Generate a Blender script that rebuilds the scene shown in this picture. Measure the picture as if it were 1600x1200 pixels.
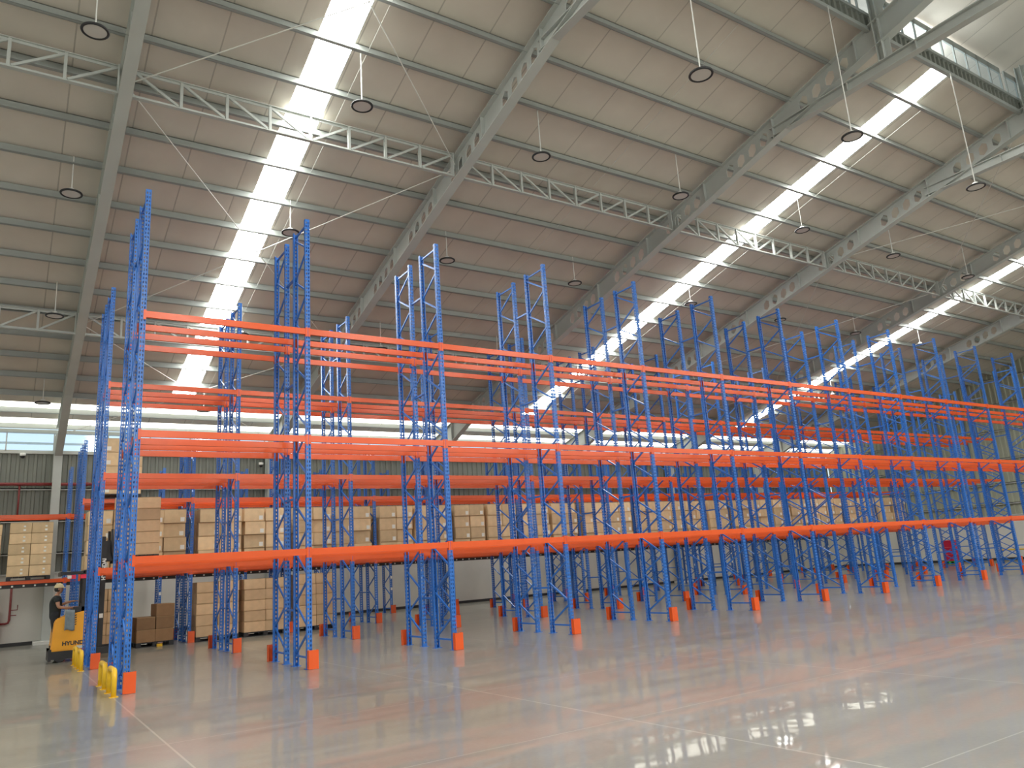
import bpy, bmesh, math, random
from mathutils import Vector, Matrix
random.seed(7)
sc = bpy.context.scene
col = sc.collection
for o in list(bpy.data.objects): bpy.data.objects.remove(o)

# ------------------------------------------------------------------ camera
YAW, PITCH, ROLL, FPX = 0.5877, 0.2332, -0.0689, 1197.65
CAM = Vector((-1.657, -13.432, 1.4558))
f = Vector((math.sin(YAW)*math.cos(PITCH), math.cos(YAW)*math.cos(PITCH), math.sin(PITCH)))
r0 = Vector((math.cos(YAW), -math.sin(YAW), 0)); u0 = r0.cross(f)
rr = math.cos(ROLL)*r0 + math.sin(ROLL)*u0; uu = -math.sin(ROLL)*r0 + math.cos(ROLL)*u0
cam_data = bpy.data.cameras.new('camera'); cam = bpy.data.objects.new('camera', cam_data); col.objects.link(cam)
M = Matrix((( rr.x, uu.x, -f.x, CAM.x), (rr.y, uu.y, -f.y, CAM.y), (rr.z, uu.z, -f.z, CAM.z), (0, 0, 0, 1)))
cam.matrix_world = M
cam_data.sensor_fit = 'HORIZONTAL'; cam_data.sensor_width = 36; cam_data.lens = FPX/1600*36
cam_data.clip_start = 0.05; cam_data.clip_end = 300
sc.camera = cam

# ------------------------------------------------------------------ world, exposure
w = bpy.data.worlds.new('sky'); sc.world = w; w.use_nodes = True
nt = w.node_tree; nt.nodes.clear()
wo = nt.nodes.new('ShaderNodeOutputWorld'); bg = nt.nodes.new('ShaderNodeBackground')
bg.inputs[0].default_value = (0.71, 0.89, 1.0, 1); bg.inputs[1].default_value = 1.25
nt.links.new(bg.outputs[0], wo.inputs[0])
sc.view_settings.view_transform = 'Standard'; sc.view_settings.look = 'None'
sc.view_settings.gamma = 1; sc.view_settings.exposure = 0.0
sc.view_settings.use_curve_mapping = False
SKYLIGHT = 27.0      # brightness of the daylit translucent roof sheets
EAVE = 4.5           # translucent bands along the eave

# ------------------------------------------------------------------ layout constants
BAY = 2.8            # racking bay
XR = [-0.33 + 7.38*k for k in range(-1, 7)]      # roof frames
WALL_Y, END_X, NEAR_X, FAR_Y = 17.9, 44.0, -16.0, -33.7
RIDGE = -7.9
def zroof(y):                       # underside of the purlins
    if y < RIDGE: y = 2*RIDGE - y
    return 11.75 - 0.257*y
EDGE = -5.25                        # where the main roof stops below the ridge monitor

# ------------------------------------------------------------------ materials
def newmat(name):
    m = bpy.data.materials.new(name); m.use_nodes = True
    n = m.node_tree; b = n.nodes['Principled BSDF']
    return m, n, b
def N(n, t, **k):
    x = n.nodes.new(t)
    for a, v in k.items(): setattr(x, a, v)
    return x
def paint(name, c, rough=0.4, metal=0.0, var=0.06, scale=3.0, bump=0.0, rnd=0.0, coat=0.0):
    m, n, b = newmat(name)
    tc = N(n, 'ShaderNodeTexCoord'); no = N(n, 'ShaderNodeTexNoise'); no.inputs['Scale'].default_value = scale
    no.inputs['Detail'].default_value = 4
    n.links.new(tc.outputs['Object'], no.inputs['Vector'])
    mr = N(n, 'ShaderNodeMapRange'); mr.inputs['To Min'].default_value = 1-var*2; mr.inputs['To Max'].default_value = 1+var*2
    n.links.new(no.outputs['Fac'], mr.inputs['Value'])
    src = mr.outputs['Result']
    if rnd:
        oi = N(n, 'ShaderNodeObjectInfo'); m2 = N(n, 'ShaderNodeMapRange')
        m2.inputs['To Min'].default_value = 1-rnd; m2.inputs['To Max'].default_value = 1+rnd
        n.links.new(oi.outputs['Random'], m2.inputs['Value'])
        mm = N(n, 'ShaderNodeMath', operation='MULTIPLY'); n.links.new(src, mm.inputs[0]); n.links.new(m2.outputs['Result'], mm.inputs[1])
        src = mm.outputs[0]
    vm = N(n, 'ShaderNodeVectorMath', operation='SCALE'); vm.inputs[0].default_value = c
    n.links.new(src, vm.inputs['Scale']); n.links.new(vm.outputs[0], b.inputs['Base Color'])
    b.inputs['Roughness'].default_value = rough; b.inputs['Metallic'].default_value = metal
    b.inputs['Coat Weight'].default_value = coat
    if bump:
        bu = N(n, 'ShaderNodeBump'); bu.inputs['Strength'].default_value = bump; bu.inputs['Distance'].default_value = 0.01
        n.links.new(no.outputs['Fac'], bu.inputs['Height']); n.links.new(bu.outputs[0], b.inputs['Normal'])
    return m
def glow(name, c, s):
    m, n, b = newmat(name)
    b.inputs['Base Color'].default_value = (0.8, 0.8, 0.78, 1); b.inputs['Roughness'].default_value = 0.5
    b.inputs['Emission Color'].default_value = (*c, 1); b.inputs['Emission Strength'].default_value = s
    return m

M_BLUE = paint('blue_enamel', (0.020, 0.140, 0.50), 0.30, var=0.05, scale=6, rnd=0.06)
M_ORANGE = paint('orange_enamel', (0.70, 0.088, 0.012), 0.25, var=0.04, scale=4, rnd=0.05)
M_RED = paint('red_enamel', (0.45, 0.02, 0.02), 0.4)
M_DKRED = paint('dark_red_pipe_paint', (0.22, 0.03, 0.03), 0.45)
M_YELLOW = paint('yellow_enamel', (0.78, 0.47, 0.02), 0.35)
M_TRUCK = paint('amber_truck_paint', (0.80, 0.36, 0.02), 0.35)
M_STEEL = paint('grey_painted_steel', (0.47, 0.495, 0.47), 0.5, var=0.05, scale=1.5)
M_PURLIN = paint('galvanised_purlin_steel', (0.33, 0.355, 0.34), 0.45, metal=0.0, var=0.05, scale=2)
M_GALV = paint('bright_galvanised_steel', (0.65, 0.66, 0.62), 0.35, metal=0.5)
M_CLAD = paint('grey_green_cladding', (0.20, 0.212, 0.185), 0.5, var=0.08, scale=0.6)
M_CLAD_END = paint('olive_grey_cladding', (0.36, 0.375, 0.29), 0.5, var=0.08, scale=0.6)
M_BLACK = paint('black_plastic', (0.018, 0.018, 0.02), 0.5)
M_DARK = paint('dark_rubber', (0.03, 0.03, 0.032), 0.6)
M_WHITE = paint('white_paint', (0.75, 0.75, 0.72), 0.5)
M_STICKER = paint('white_paper_label', (0.85, 0.84, 0.78), 0.6, var=0.02)
M_LENS = paint('frosted_lamp_lens', (0.62, 0.60, 0.56), 0.4, var=0.02)
M_CABLE = paint('pale_rod_steel', (0.70, 0.70, 0.66), 0.4)
M_GREEN = paint('green_plastic', (0.03, 0.42, 0.10), 0.5)
M_CRIMSON = paint('crimson_plastic', (0.55, 0.01, 0.05), 0.45)
M_PALLETWOOD = paint('pale_wood', (0.50, 0.33, 0.14), 0.7, var=0.12, scale=8)
M_SKIN = paint('skin', (0.42, 0.22, 0.14), 0.55)
M_SHIRT = paint('black_cotton', (0.018, 0.022, 0.022), 0.85)
M_TROUSERS = paint('dark_trousers', (0.012, 0.014, 0.018), 0.85)
M_CAP = paint('beige_cotton', (0.62, 0.52, 0.31), 0.85)
M_HAIR = paint('black_hair', (0.01, 0.009, 0.008), 0.6)
M_CLOTH = paint('grey_cloth', (0.20, 0.24, 0.26), 0.9, var=0.12, scale=20)
M_SKY = glow('daylit_translucent_sheet', (1.0, 1.0, 0.95), SKYLIGHT)
M_EAVE = glow('daylit_eave_sheet', (1.0, 0.98, 0.86), EAVE)
M_LAMPRED = paint('red_lamp_plastic', (0.7, 0.02, 0.06), 0.3)
M_SILL = paint('pale_sill_metal', (0.50, 0.52, 0.50), 0.45)

def glass_mat():
    m, n, b = newmat('thin_window_glass')
    out = n.nodes['Material Output']; n.nodes.remove(b)
    tr = N(n, 'ShaderNodeBsdfTransparent'); tr.inputs[0].default_value = (0.93, 0.97, 1, 1)
    gl = N(n, 'ShaderNodeBsdfGlossy'); gl.inputs['Roughness'].default_value = 0.05
    mx = N(n, 'ShaderNodeMixShader'); mx.inputs[0].default_value = 0.06
    n.links.new(tr.outputs[0], mx.inputs[1]); n.links.new(gl.outputs[0], mx.inputs[2]); n.links.new(mx.outputs[0], out.inputs[0])
    return m
M_GLASS = glass_mat()

def carton_mat(name, c):
    m, n, b = newmat(name)
    tc = N(n, 'ShaderNodeTexCoord'); no = N(n, 'ShaderNodeTexNoise'); no.inputs['Scale'].default_value = 7; no.inputs['Detail'].default_value = 5
    n.links.new(tc.outputs['Object'], no.inputs['Vector'])
    mr = N(n, 'ShaderNodeMapRange'); mr.inputs['To Min'].default_value = 0.84; mr.inputs['To Max'].default_value = 1.14
    n.links.new(no.outputs['Fac'], mr.inputs['Value'])
    oi = N(n, 'ShaderNodeObjectInfo'); m2 = N(n, 'ShaderNodeMapRange'); m2.inputs['To Min'].default_value = 0.82; m2.inputs['To Max'].default_value = 1.15
    n.links.new(oi.outputs['Random'], m2.inputs['Value'])
    mm = N(n, 'ShaderNodeMath', operation='MULTIPLY'); n.links.new(mr.outputs[0], mm.inputs[0]); n.links.new(m2.outputs[0], mm.inputs[1])
    vm = N(n, 'ShaderNodeVectorMath', operation='SCALE'); vm.inputs[0].default_value = c
    n.links.new(mm.outputs[0], vm.inputs['Scale']); n.links.new(vm.outputs[0], b.inputs['Base Color'])
    b.inputs['Roughness'].default_value = 0.75
    bu = N(n, 'ShaderNodeBump'); bu.inputs['Strength'].default_value = 0.25; bu.inputs['Distance'].default_value = 0.01
    n.links.new(no.outputs['Fac'], bu.inputs['Height']); n.links.new(bu.outputs[0], b.inputs['Normal'])
    return m
M_CARD = carton_mat('brown_cardboard', (0.76, 0.56, 0.33))
M_CARD2 = carton_mat('plain_cardboard', (0.66, 0.45, 0.26))
M_CARD3 = carton_mat('dark_cardboard', (0.30, 0.17, 0.08))
M_TAPE = paint('brown_parcel_tape', (0.42, 0.26, 0.12), 0.3)

def floor_mat():
    m, n, b = newmat('polished_concrete')
    tc = N(n, 'ShaderNodeTexCoord'); sx = N(n, 'ShaderNodeSeparateXYZ'); n.links.new(tc.outputs['Object'], sx.inputs[0])
    # large blotches and long trowel streaks
    n1 = N(n, 'ShaderNodeTexNoise'); n1.inputs['Scale'].default_value = 0.35; n1.inputs['Detail'].default_value = 6; n1.inputs['Roughness'].default_value = 0.6
    n.links.new(tc.outputs['Object'], n1.inputs['Vector'])
    mp = N(n, 'ShaderNodeMapping'); mp.inputs['Scale'].default_value = (0.45, 3.2, 1); mp.inputs['Rotation'].default_value = (0, 0, 0.55)
    n.links.new(tc.outputs['Object'], mp.inputs['Vector'])
    n2 = N(n, 'ShaderNodeTexNoise'); n2.inputs['Scale'].default_value = 1.3; n2.inputs['Detail'].default_value = 7; n2.inputs['Roughness'].default_value = 0.65
    n.links.new(mp.outputs[0], n2.inputs['Vector'])
    n3 = N(n, 'ShaderNodeTexNoise'); n3.inputs['Scale'].default_value = 26; n3.inputs['Detail'].default_value = 4
    n.links.new(tc.outputs['Object'], n3.inputs['Vector'])
    ad = N(n, 'ShaderNodeMath', operation='ADD'); n.links.new(n1.outputs['Fac'], ad.inputs[0]); n.links.new(n2.outputs['Fac'], ad.inputs[1])
    a2 = N(n, 'ShaderNodeMath', operation='MULTIPLY_ADD'); a2.inputs[1].default_value = 0.35; n.links.new(n3.outputs['Fac'], a2.inputs[0]); n.links.new(ad.outputs[0], a2.inputs[2])
    cr = N(n, 'ShaderNodeValToRGB'); e = cr.color_ramp.elements
    mr = N(n, 'ShaderNodeMapRange'); mr.inputs['From Min'].default_value = 0.75; mr.inputs['From Max'].default_value = 1.6
    n.links.new(a2.outputs[0], mr.inputs['Value']); n.links.new(mr.outputs[0], cr.inputs['Fac'])
    e[0].position = 0; e[0].color = (0.160, 0.160, 0.136, 1); e[1].position = 1; e[1].color = (0.285, 0.28, 0.24, 1)
    # saw-cut joints, filled pale
    def joint(sock, period, off, wdt):
        a = N(n, 'ShaderNodeMath', operation='SUBTRACT'); a.inputs[1].default_value = off - period/2; n.links.new(sock, a.inputs[0])
        p = N(n, 'ShaderNodeMath', operation='PINGPONG'); p.inputs[1].default_value = period/2; n.links.new(a.outputs[0], p.inputs[0])
        g = N(n, 'ShaderNodeMath', operation='GREATER_THAN'); g.inputs[1].default_value = period/2 - wdt; n.links.new(p.outputs[0], g.inputs[0])
        return g.outputs[0]
    jx = joint(sx.outputs['X'], 3.53, -0.2, 0.010); jy = joint(sx.outputs['Y'], 2.75, -4.75, 0.007)
    mx = N(n, 'ShaderNodeMath', operation='MAXIMUM'); n.links.new(jx, mx.inputs[0]); n.links.new(jy, mx.inputs[1])
    sc1 = N(n, 'ShaderNodeMath', operation='MULTIPLY'); sc1.inputs[1].default_value = 0.5; n.links.new(mx.outputs[0], sc1.inputs[0])
    mix = N(n, 'ShaderNodeMix', data_type='RGBA'); mix.inputs['B'].default_value = (0.50, 0.48, 0.42, 1)
    n.links.new(sc1.outputs[0], mix.inputs['Factor']); n.links.new(cr.outputs[0], mix.inputs['A']); n.links.new(mix.outputs['Result'], b.inputs['Base Color'])
    rg = N(n, 'ShaderNodeMapRange'); rg.inputs['To Min'].default_value = 0.24; rg.inputs['To Max'].default_value = 0.42
    n.links.new(n2.outputs['Fac'], rg.inputs['Value']); n.links.new(rg.outputs[0], b.inputs['Roughness'])
    b.inputs['Specular IOR Level'].default_value = 0.4; b.inputs['Coat Weight'].default_value = 0.42; b.inputs['Coat Roughness'].default_value = 0.035
    n4 = N(n, 'ShaderNodeTexNoise'); n4.inputs['Scale'].default_value = 1.1; n4.inputs['Detail'].default_value = 2
    n.links.new(tc.outputs['Object'], n4.inputs['Vector'])
    bu = N(n, 'ShaderNodeBump'); bu.inputs['Strength'].default_value = 0.4; bu.inputs['Distance'].default_value = 0.010
    n.links.new(n4.outputs['Fac'], bu.inputs['Height']); n.links.new(bu.outputs[0], b.inputs['Normal']); n.links.new(bu.outputs[0], b.inputs['Coat Normal'])
    return m

def ceiling_mat():
    m, n, b = newmat('insulated_roof_lining')
    tc = N(n, 'ShaderNodeTexCoord'); sx = N(n, 'ShaderNodeSeparateXYZ'); n.links.new(tc.outputs['Object'], sx.inputs[0])
    a = N(n, 'ShaderNodeMath', operation='PINGPONG'); a.inputs[1].default_value = 0.615; n.links.new(sx.outputs['X'], a.inputs[0])
    g = N(n, 'ShaderNodeMath', operation='LESS_THAN'); g.inputs[1].default_value = 0.014; n.links.new(a.outputs[0], g.inputs[0])
    no = N(n, 'ShaderNodeTexNoise'); no.inputs['Scale'].default_value = 0.8; no.inputs['Detail'].default_value = 4
    n.links.new(tc.outputs['Object'], no.inputs['Vector'])
    cr = N(n, 'ShaderNodeValToRGB'); e = cr.color_ramp.elements
    e[0].position = 0.25; e[0].color = (0.59, 0.54, 0.475, 1); e[1].position = 0.75; e[1].color = (0.69, 0.635, 0.56, 1)
    n.links.new(no.outputs['Fac'], cr.inputs['Fac'])
    mix = N(n, 'ShaderNodeMix', data_type='RGBA'); mix.inputs['B'].default_value = (0.45, 0.41, 0.36, 1)
    n.links.new(g.outputs[0], mix.inputs['Factor']); n.links.new(cr.outputs[0], mix.inputs['A']); n.links.new(mix.outputs['Result'], b.inputs['Base Color'])
    b.inputs['Roughness'].default_value = 0.6
    pw = N(n, 'ShaderNodeMath', operation='POWER'); pw.inputs[1].default_value = 0.4; n.links.new(a.outputs[0], pw.inputs[0])
    mm = N(n, 'ShaderNodeMath', operation='MULTIPLY_ADD'); mm.inputs[1].default_value = 0.4; n.links.new(no.outputs['Fac'], mm.inputs[0]); n.links.new(pw.outputs[0], mm.inputs[2])
    bu = N(n, 'ShaderNodeBump'); bu.inputs['Strength'].default_value = 0.35; bu.inputs['Distance'].default_value = 0.05
    n.links.new(mm.outputs[0], bu.inputs['Height']); n.links.new(bu.outputs[0], b.inputs['Normal'])
    return m
def concrete_wall_mat():
    m, n, b = newmat('white_precast_wall')
    tc = N(n, 'ShaderNodeTexCoord'); sx = N(n, 'ShaderNodeSeparateXYZ'); n.links.new(tc.outputs['Object'], sx.inputs[0])
    no = N(n, 'ShaderNodeTexNoise'); no.inputs['Scale'].default_value = 0.7; no.inputs['Detail'].default_value = 5
    n.links.new(tc.outputs['Object'], no.inputs['Vector'])
    cr = N(n, 'ShaderNodeValToRGB'); e = cr.color_ramp.elements
    e[0].color = (0.56, 0.55, 0.51, 1); e[1].color = (0.74, 0.73, 0.68, 1); n.links.new(no.outputs['Fac'], cr.inputs['Fac'])
    n.links.new(cr.outputs[0], b.inputs['Base Color']); b.inputs['Roughness'].default_value = 0.6
    return m
M_FLOOR, M_CEIL, M_LOWER = floor_mat(), ceiling_mat(), concrete_wall_mat()

# ------------------------------------------------------------------ mesh helpers
class MB:
    def __init__(s): s.v = []; s.f = []; s.m = []; s.cur = 0
    def add(s, vs, fs):
        k = len(s.v); s.v += [tuple(p) for p in vs]; s.f += [tuple(i+k for i in q) for q in fs]; s.m += [s.cur]*len(fs)
        return s
    def box(s, x0, x1, y0, y1, z0, z1):
        return s.add([(x0,y0,z0),(x1,y0,z0),(x1,y1,z0),(x0,y1,z0),(x0,y0,z1),(x1,y0,z1),(x1,y1,z1),(x0,y1,z1)],
                     [(0,3,2,1),(4,5,6,7),(0,1,5,4),(1,2,6,5),(2,3,7,6),(3,0,4,7)])
    def hexa(s, p):          # 8 points, bottom ring then top ring
        return s.add(p, [(0,3,2,1),(4,5,6,7),(0,1,5,4),(1,2,6,5),(2,3,7,6),(3,0,4,7)])
    def bar(s, p, q, w, h, up=(0,0,1)):
        p = Vector(p); q = Vector(q); d = (q-p).normalized(); up = Vector(up)
        if abs(d.dot(up)) > 0.99: up = Vector((1,0,0))
        a = d.cross(up).normalized()*w/2; b = a.cross(d).normalized()*h/2
        return s.hexa([p-a-b, p+a-b, q+a-b, q-a-b, p-a+b, p+a+b, q+a+b, q-a+b])
    def tube(s, pts, r, n=8, cap=True, closed=False):
        pts = [Vector(p) for p in pts]; rings = []; L = len(pts)
        prev = None
        for i, p in enumerate(pts):
            if closed: d = (pts[(i+1)%L]-pts[i-1]).normalized()
            else: d = (pts[min(i+1,L-1)]-pts[max(i-1,0)]).normalized()
            if prev is None:
                up = Vector((0,0,1)) if abs(d.z) < 0.9 else Vector((1,0,0)); a = d.cross(up).normalized()
            else: a = (prev - d*prev.dot(d)).normalized()
            prev = a; b = d.cross(a)
            rad = r[i] if isinstance(r, (list, tuple)) else r
            rings.append([p + a*rad*math.cos(t*2*math.pi/n) + b*rad*math.sin(t*2*math.pi/n) for t in range(n)])
        vs = [v for g in rings for v in g]; fs = []
        for i in range(L if closed else L-1):
            j = (i+1) % L
            for t in range(n): fs.append((i*n+t, i*n+(t+1)%n, j*n+(t+1)%n, j*n+t))
        if cap and not closed: fs += [tuple(range(n))[::-1], tuple((L-1)*n+t for t in range(n))]
        return s.add(vs, fs)
    def lathe(s, prof, n=20, c=(0,0,0)):
        vs = []; fs = []
        for (r, z) in prof:
            for t in range(n): vs.append((c[0]+r*math.cos(t*2*math.pi/n), c[1]+r*math.sin(t*2*math.pi/n), c[2]+z))
        for i in range(len(prof)-1):
            for t in range(n): fs.append((i*n+t, i*n+(t+1)%n, (i+1)*n+(t+1)%n, (i+1)*n+t))
        return s.add(vs, fs)
    def mesh(s, name, mats, smooth=False):
        me = bpy.data.meshes.new(name); me.from_pydata(s.v, [], s.f)
        if not isinstance(mats, (list, tuple)): mats = [mats]
        for m in mats: me.materials.append(m)
        for p, i in zip(me.polygons, s.m): p.material_index = i; p.use_smooth = smooth
        me.update(); return me
    def obj(s, name, mats, parent=None, loc=(0,0,0), smooth=False):
        return put(name, s.mesh(name, mats, smooth), parent, loc)
def put(name, me, parent=None, loc=(0,0,0), rz=0):
    o = bpy.data.objects.new(name, me); col.objects.link(o); o.location = loc; o.rotation_euler = (0,0,rz)
    if parent: o.parent = parent
    return o
def tag(o, label, cat, group=None, kind=None):
    o['label'] = label; o['category'] = cat
    if group: o['group'] = group
    if kind: o['kind'] = kind
    return o
def thing(name, label, cat, loc=(0,0,0), rz=0, group=None):
    o = bpy.data.objects.new(name, None); col.objects.link(o); o.location = loc; o.rotation_euler = (0,0,rz)
    o.empty_display_size = 0.1
    return tag(o, label, cat, group)
def structure(o): o['kind'] = 'structure'; return o
def dup(root, loc, rz=0, label=None):
    r = root.copy(); col.objects.link(r); r.location = loc; r.rotation_euler = (0,0,rz)
    if label: r['label'] = label
    for ch in list(root.children):
        c = ch.copy(); col.objects.link(c); c.parent = r
        for g in list(ch.children):
            d = g.copy(); col.objects.link(d); d.parent = c
    return r
ORD = ['first','second','third','fourth','fifth','sixth','seventh','eighth','ninth','tenth','eleventh','twelfth','thirteenth','fourteenth','fifteenth','sixteenth','seventeenth']

# ------------------------------------------------------------------ setting: floor, walls, roof skin
structure(MB().box(NEAR_X, END_X, FAR_Y, WALL_Y, -0.2, 0).obj('floor', M_FLOOR))
b = MB().box(NEAR_X, END_X, WALL_Y, WALL_Y+0.2, 0, 2.3); structure(b.obj('wall_left', M_LOWER))
structure(MB().box(END_X, END_X+0.2, FAR_Y, WALL_Y, 0, 2.35).obj('wall_right', M_LOWER))
structure(MB().box(NEAR_X, END_X-0.002, WALL_Y-0.03, WALL_Y-0.001, 0.0, 0.11).obj('baseboard_left', M_DARK))
structure(MB().box(END_X-0.03, END_X-0.001, FAR_Y, WALL_Y-0.035, 0.0, 0.13).obj('baseboard_right', M_DARK))
structure(MB().box(NEAR_X-0.2, NEAR_X, FAR_Y, WALL_Y, 0, 11.9).obj('wall_near', M_LOWER))
structure(MB().box(NEAR_X, END_X, FAR_Y-0.2, FAR_Y, 0, 7.3).obj('wall_back', M_LOWER))

def corrugated(p0, dx, length, ztop, z0, out, period=0.26, depth=0.045):
    """sheet running along dx from p0, corrugated towards out; ztop is a function of distance"""
    mb = MB(); p0 = Vector(p0); dx = Vector(dx); out = Vector(out); s = 0; pts = []
    while s < length:
        for a, d in ((0, 0), (0.50, 0), (0.60, 1), (0.90, 1)):
            t = s + a*period
            if t <= length: pts.append((t, d*depth))
        s += period
    pts.append((length, 0))
    vs = []; fs = []
    for t, d in pts:
        q = p0 + dx*t + out*d
        vs.append((q.x, q.y, z0)); vs.append((q.x, q.y, ztop(t)))
    for i in range(len(pts)-1): fs.append((2*i, 2*i+2, 2*i+3, 2*i+1))
    mb.add(vs, fs); return mb
structure(corrugated((NEAR_X, WALL_Y+0.05, 0), (1,0,0), END_X-NEAR_X, lambda t: 6.42, 2.3, (0,-1,0)).obj('wall_left_cladding', M_CLAD))
structure(corrugated((END_X+0.05, WALL_Y, 0), (0,-1,0), WALL_Y-FAR_Y, lambda t: zroof(WALL_Y-t)+0.25, 2.35, (-1,0,0)).obj('wall_right_cladding', M_CLAD_END))
structure(MB().box(NEAR_X, END_X, WALL_Y-0.04, WALL_Y+0.1, 2.28, 2.33).obj('trim_1', M_SILL))
structure(MB().box(END_X-0.04, END_X+0.1, FAR_Y, WALL_Y-0.05, 2.33, 2.39).obj('trim_2', M_SILL))
structure(MB().box(NEAR_X, END_X, WALL_Y-0.08, WALL_Y+0.12, 6.40, 6.49).obj('trim_3', M_SILL))
structure(MB().box(NEAR_X, END_X, WALL_Y-0.06, WALL_Y+0.12, 7.14, 7.26).obj('trim_4', M_PURLIN))

# high-level glazing strip in the long wall: one window per frame bay
wn = 0
for i in range(len(XR)-1):
    wn += 1; x0, x1 = XR[i]+0.14, XR[i+1]-0.14
    fr = MB(); npan = 5; step = (x1-x0)/npan
    for k in range(npan+1): fr.box(x0+k*step-0.02, x0+k*step+0.02, WALL_Y-0.02, WALL_Y+0.04, 6.49, 7.12)
    fr.box(x0, x1, WALL_Y-0.02, WALL_Y+0.04, 6.49, 6.53)
    wi = structure(fr.obj('window_%d' % wn, M_SILL))
    MB().box(x0, x1, WALL_Y+0.005, WALL_Y+0.015, 6.53, 7.12).obj('pane', M_GLASS, wi)
# outer canopy soffit beyond the glazing
structure(MB().box(NEAR_X, END_X, WALL_Y+1.2, WALL_Y+1.3, 6.95, 7.02).obj('trim_5', M_WHITE))

# roof lining, leaving the translucent strips open
SKY_X = [-11.5, 3.25, 17.97, 32.2]; SKYW = 0.38
purl_y = [-3.0 - 1.21 + 1.21*k for k in range(0, 19)]
bands = [(16.0, 16.66), (17.18, 17.88)]
T = 0.2
def quadroof(mb, x0, x1, y0, y1, off=T):
    mb.add([(x0,y0,zroof(y0)+off),(x1,y0,zroof(y0)+off),(x1,y1,zroof(y1)+off),(x0,y1,zroof(y1)+off)], [(0,1,2,3)])
cl = MB(); xs = [NEAR_X]
for x in SKY_X: xs += [x-SKYW, x+SKYW]
xs.append(END_X+0.1)
for j in range(0, len(xs), 2): quadroof(cl, xs[j], xs[j+1], EDGE, 15.0)
SKY_R = sorted(SKY_X + [-4.1, 10.6, 25.2, 39.6]); xs2 = [NEAR_X]  # extra strips on the unseen slope, added to light the rack fronts
for x in SKY_R: xs2 += [x-SKYW, x+SKYW]
xs2.append(END_X+0.1)
for j in range(0, len(xs2), 2): quadroof(cl, xs2[j], xs2[j+1], 2*RIDGE-15.0, 2*RIDGE-EDGE)
for (a, bb) in ((15.0, bands[0][0]), (bands[0][1], bands[1][0]), (bands[1][1], WALL_Y+0.1)):
    quadroof(cl, NEAR_X, END_X+0.1, a, bb); quadroof(cl, NEAR_X, END_X+0.1, 2*RIDGE-bb, 2*RIDGE-a)
structure(cl.obj('ceiling', M_CEIL))
for (ya, yb, SL) in ((EDGE+0.02, 15.0, SKY_X), (2*RIDGE-15.0, 2*RIDGE-EDGE-0.02, SKY_R)):
    for x in SL:
        wn += 1; s = MB(); n_ = 12                      # ribbed translucent sheet
        for q in range(n_):
            xa = x-SKYW+q*2*SKYW/n_; xb = xa+2*SKYW/n_; za = T+(0.02 if q % 4 == 0 else 0); zb = T+(0.02 if (q+1) % 4 == 0 else 0)
            s.add([(xa,ya,zroof(ya)+za),(xb,ya,zroof(ya)+zb),(xb,yb,zroof(yb)+zb),(xa,yb,zroof(yb)+za)], [(0,1,2,3)])
        structure(s.obj('window_%d' % wn, M_SKY))  # on the unseen slope this includes the added fill strips
for a, bb in bands:
    wn += 1; s = MB(); quadroof(s, NEAR_X, END_X, a, bb, T+0.005); structure(s.obj('window_%d' % wn, M_EAVE))
    wn += 1; s = MB(); quadroof(s, NEAR_X, END_X, 2*RIDGE-bb, 2*RIDGE-a, T+0.005); structure(s.obj('window_%d' % wn, M_EAVE))

# ridge monitor: upstand, windows, roof
MZ = 14.66
for sgn in (1, -1):
    Y = lambda y: y if sgn == 1 else 2*RIDGE - y
    cm = corrugated((NEAR_X, Y(EDGE-0.02), 0), (1,0,0), END_X-NEAR_X, lambda t: 13.46, 13.04, (0, -sgn, 0), 0.22, 0.05)
    structure(cm.obj('wall_monitor_%s' % ('front' if sgn == 1 else 'rear'), M_DARK if False else M_CLAD))
    y0, y1 = sorted((Y(EDGE-0.10), Y(EDGE+0.22)))
    structure(MB().box(NEAR_X, END_X, y0, y1, 13.46, 13.54).obj('trim_%d' % (6 if sgn == 1 else 7), M_PURLIN))
    if sgn == 1:
        structure(MB().box(NEAR_X, END_X, EDGE-0.11, EDGE-0.02, 13.02, 13.12).obj('trim_8', M_PURLIN))
    for i in range(len(XR)-1):
        wn += 1; fr = MB(); x0, x1 = XR[i]+0.15, XR[i+1]-0.15; npan = 11; st = (x1-x0)/npan
        ya, yb = sorted((Y(EDGE+0.14), Y(EDGE+0.18)))
        for k in range(npan+1): fr.box(x0+k*st-0.022, x0+k*st+0.022, ya, yb, 13.54, 14.62)
        fr.box(x0, x1, ya, yb, 13.54, 13.60); fr.box(x0, x1, ya, yb, 14.44, 14.62)
        wi = structure(fr.obj('window_%d' % wn, M_PURLIN))
        MB().box(x0, x1, ya+0.015, yb-0.015, 13.60, 14.44).obj('pane', M_GLASS, wi)
mr_ = MB(); zr = MZ + 0.2*(EDGE+0.9-RIDGE)
mr_.add([(NEAR_X,EDGE+0.9,MZ-0.12),(END_X,EDGE+0.9,MZ-0.12),(END_X,RIDGE,zr),(NEAR_X,RIDGE,zr)], [(0,1,2,3)])
mr_.add([(NEAR_X,2*RIDGE-EDGE-0.9,MZ-0.12),(END_X,2*RIDGE-EDGE-0.9,MZ-0.12),(END_X,RIDGE,zr),(NEAR_X,RIDGE,zr)], [(0,1,2,3)])
structure(mr_.obj('ceiling_monitor', M_CEIL))
structure(MB().add([(NEAR_X,EDGE+0.9,12.8),(NEAR_X,2*RIDGE-EDGE-0.9,12.8),(NEAR_X,2*RIDGE-EDGE-0.9,MZ),(NEAR_X,RIDGE,zr),(NEAR_X,EDGE+0.9,MZ)], [(0,1,2,3,4)]).obj('wall_monitor_near', M_CLAD))
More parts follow.
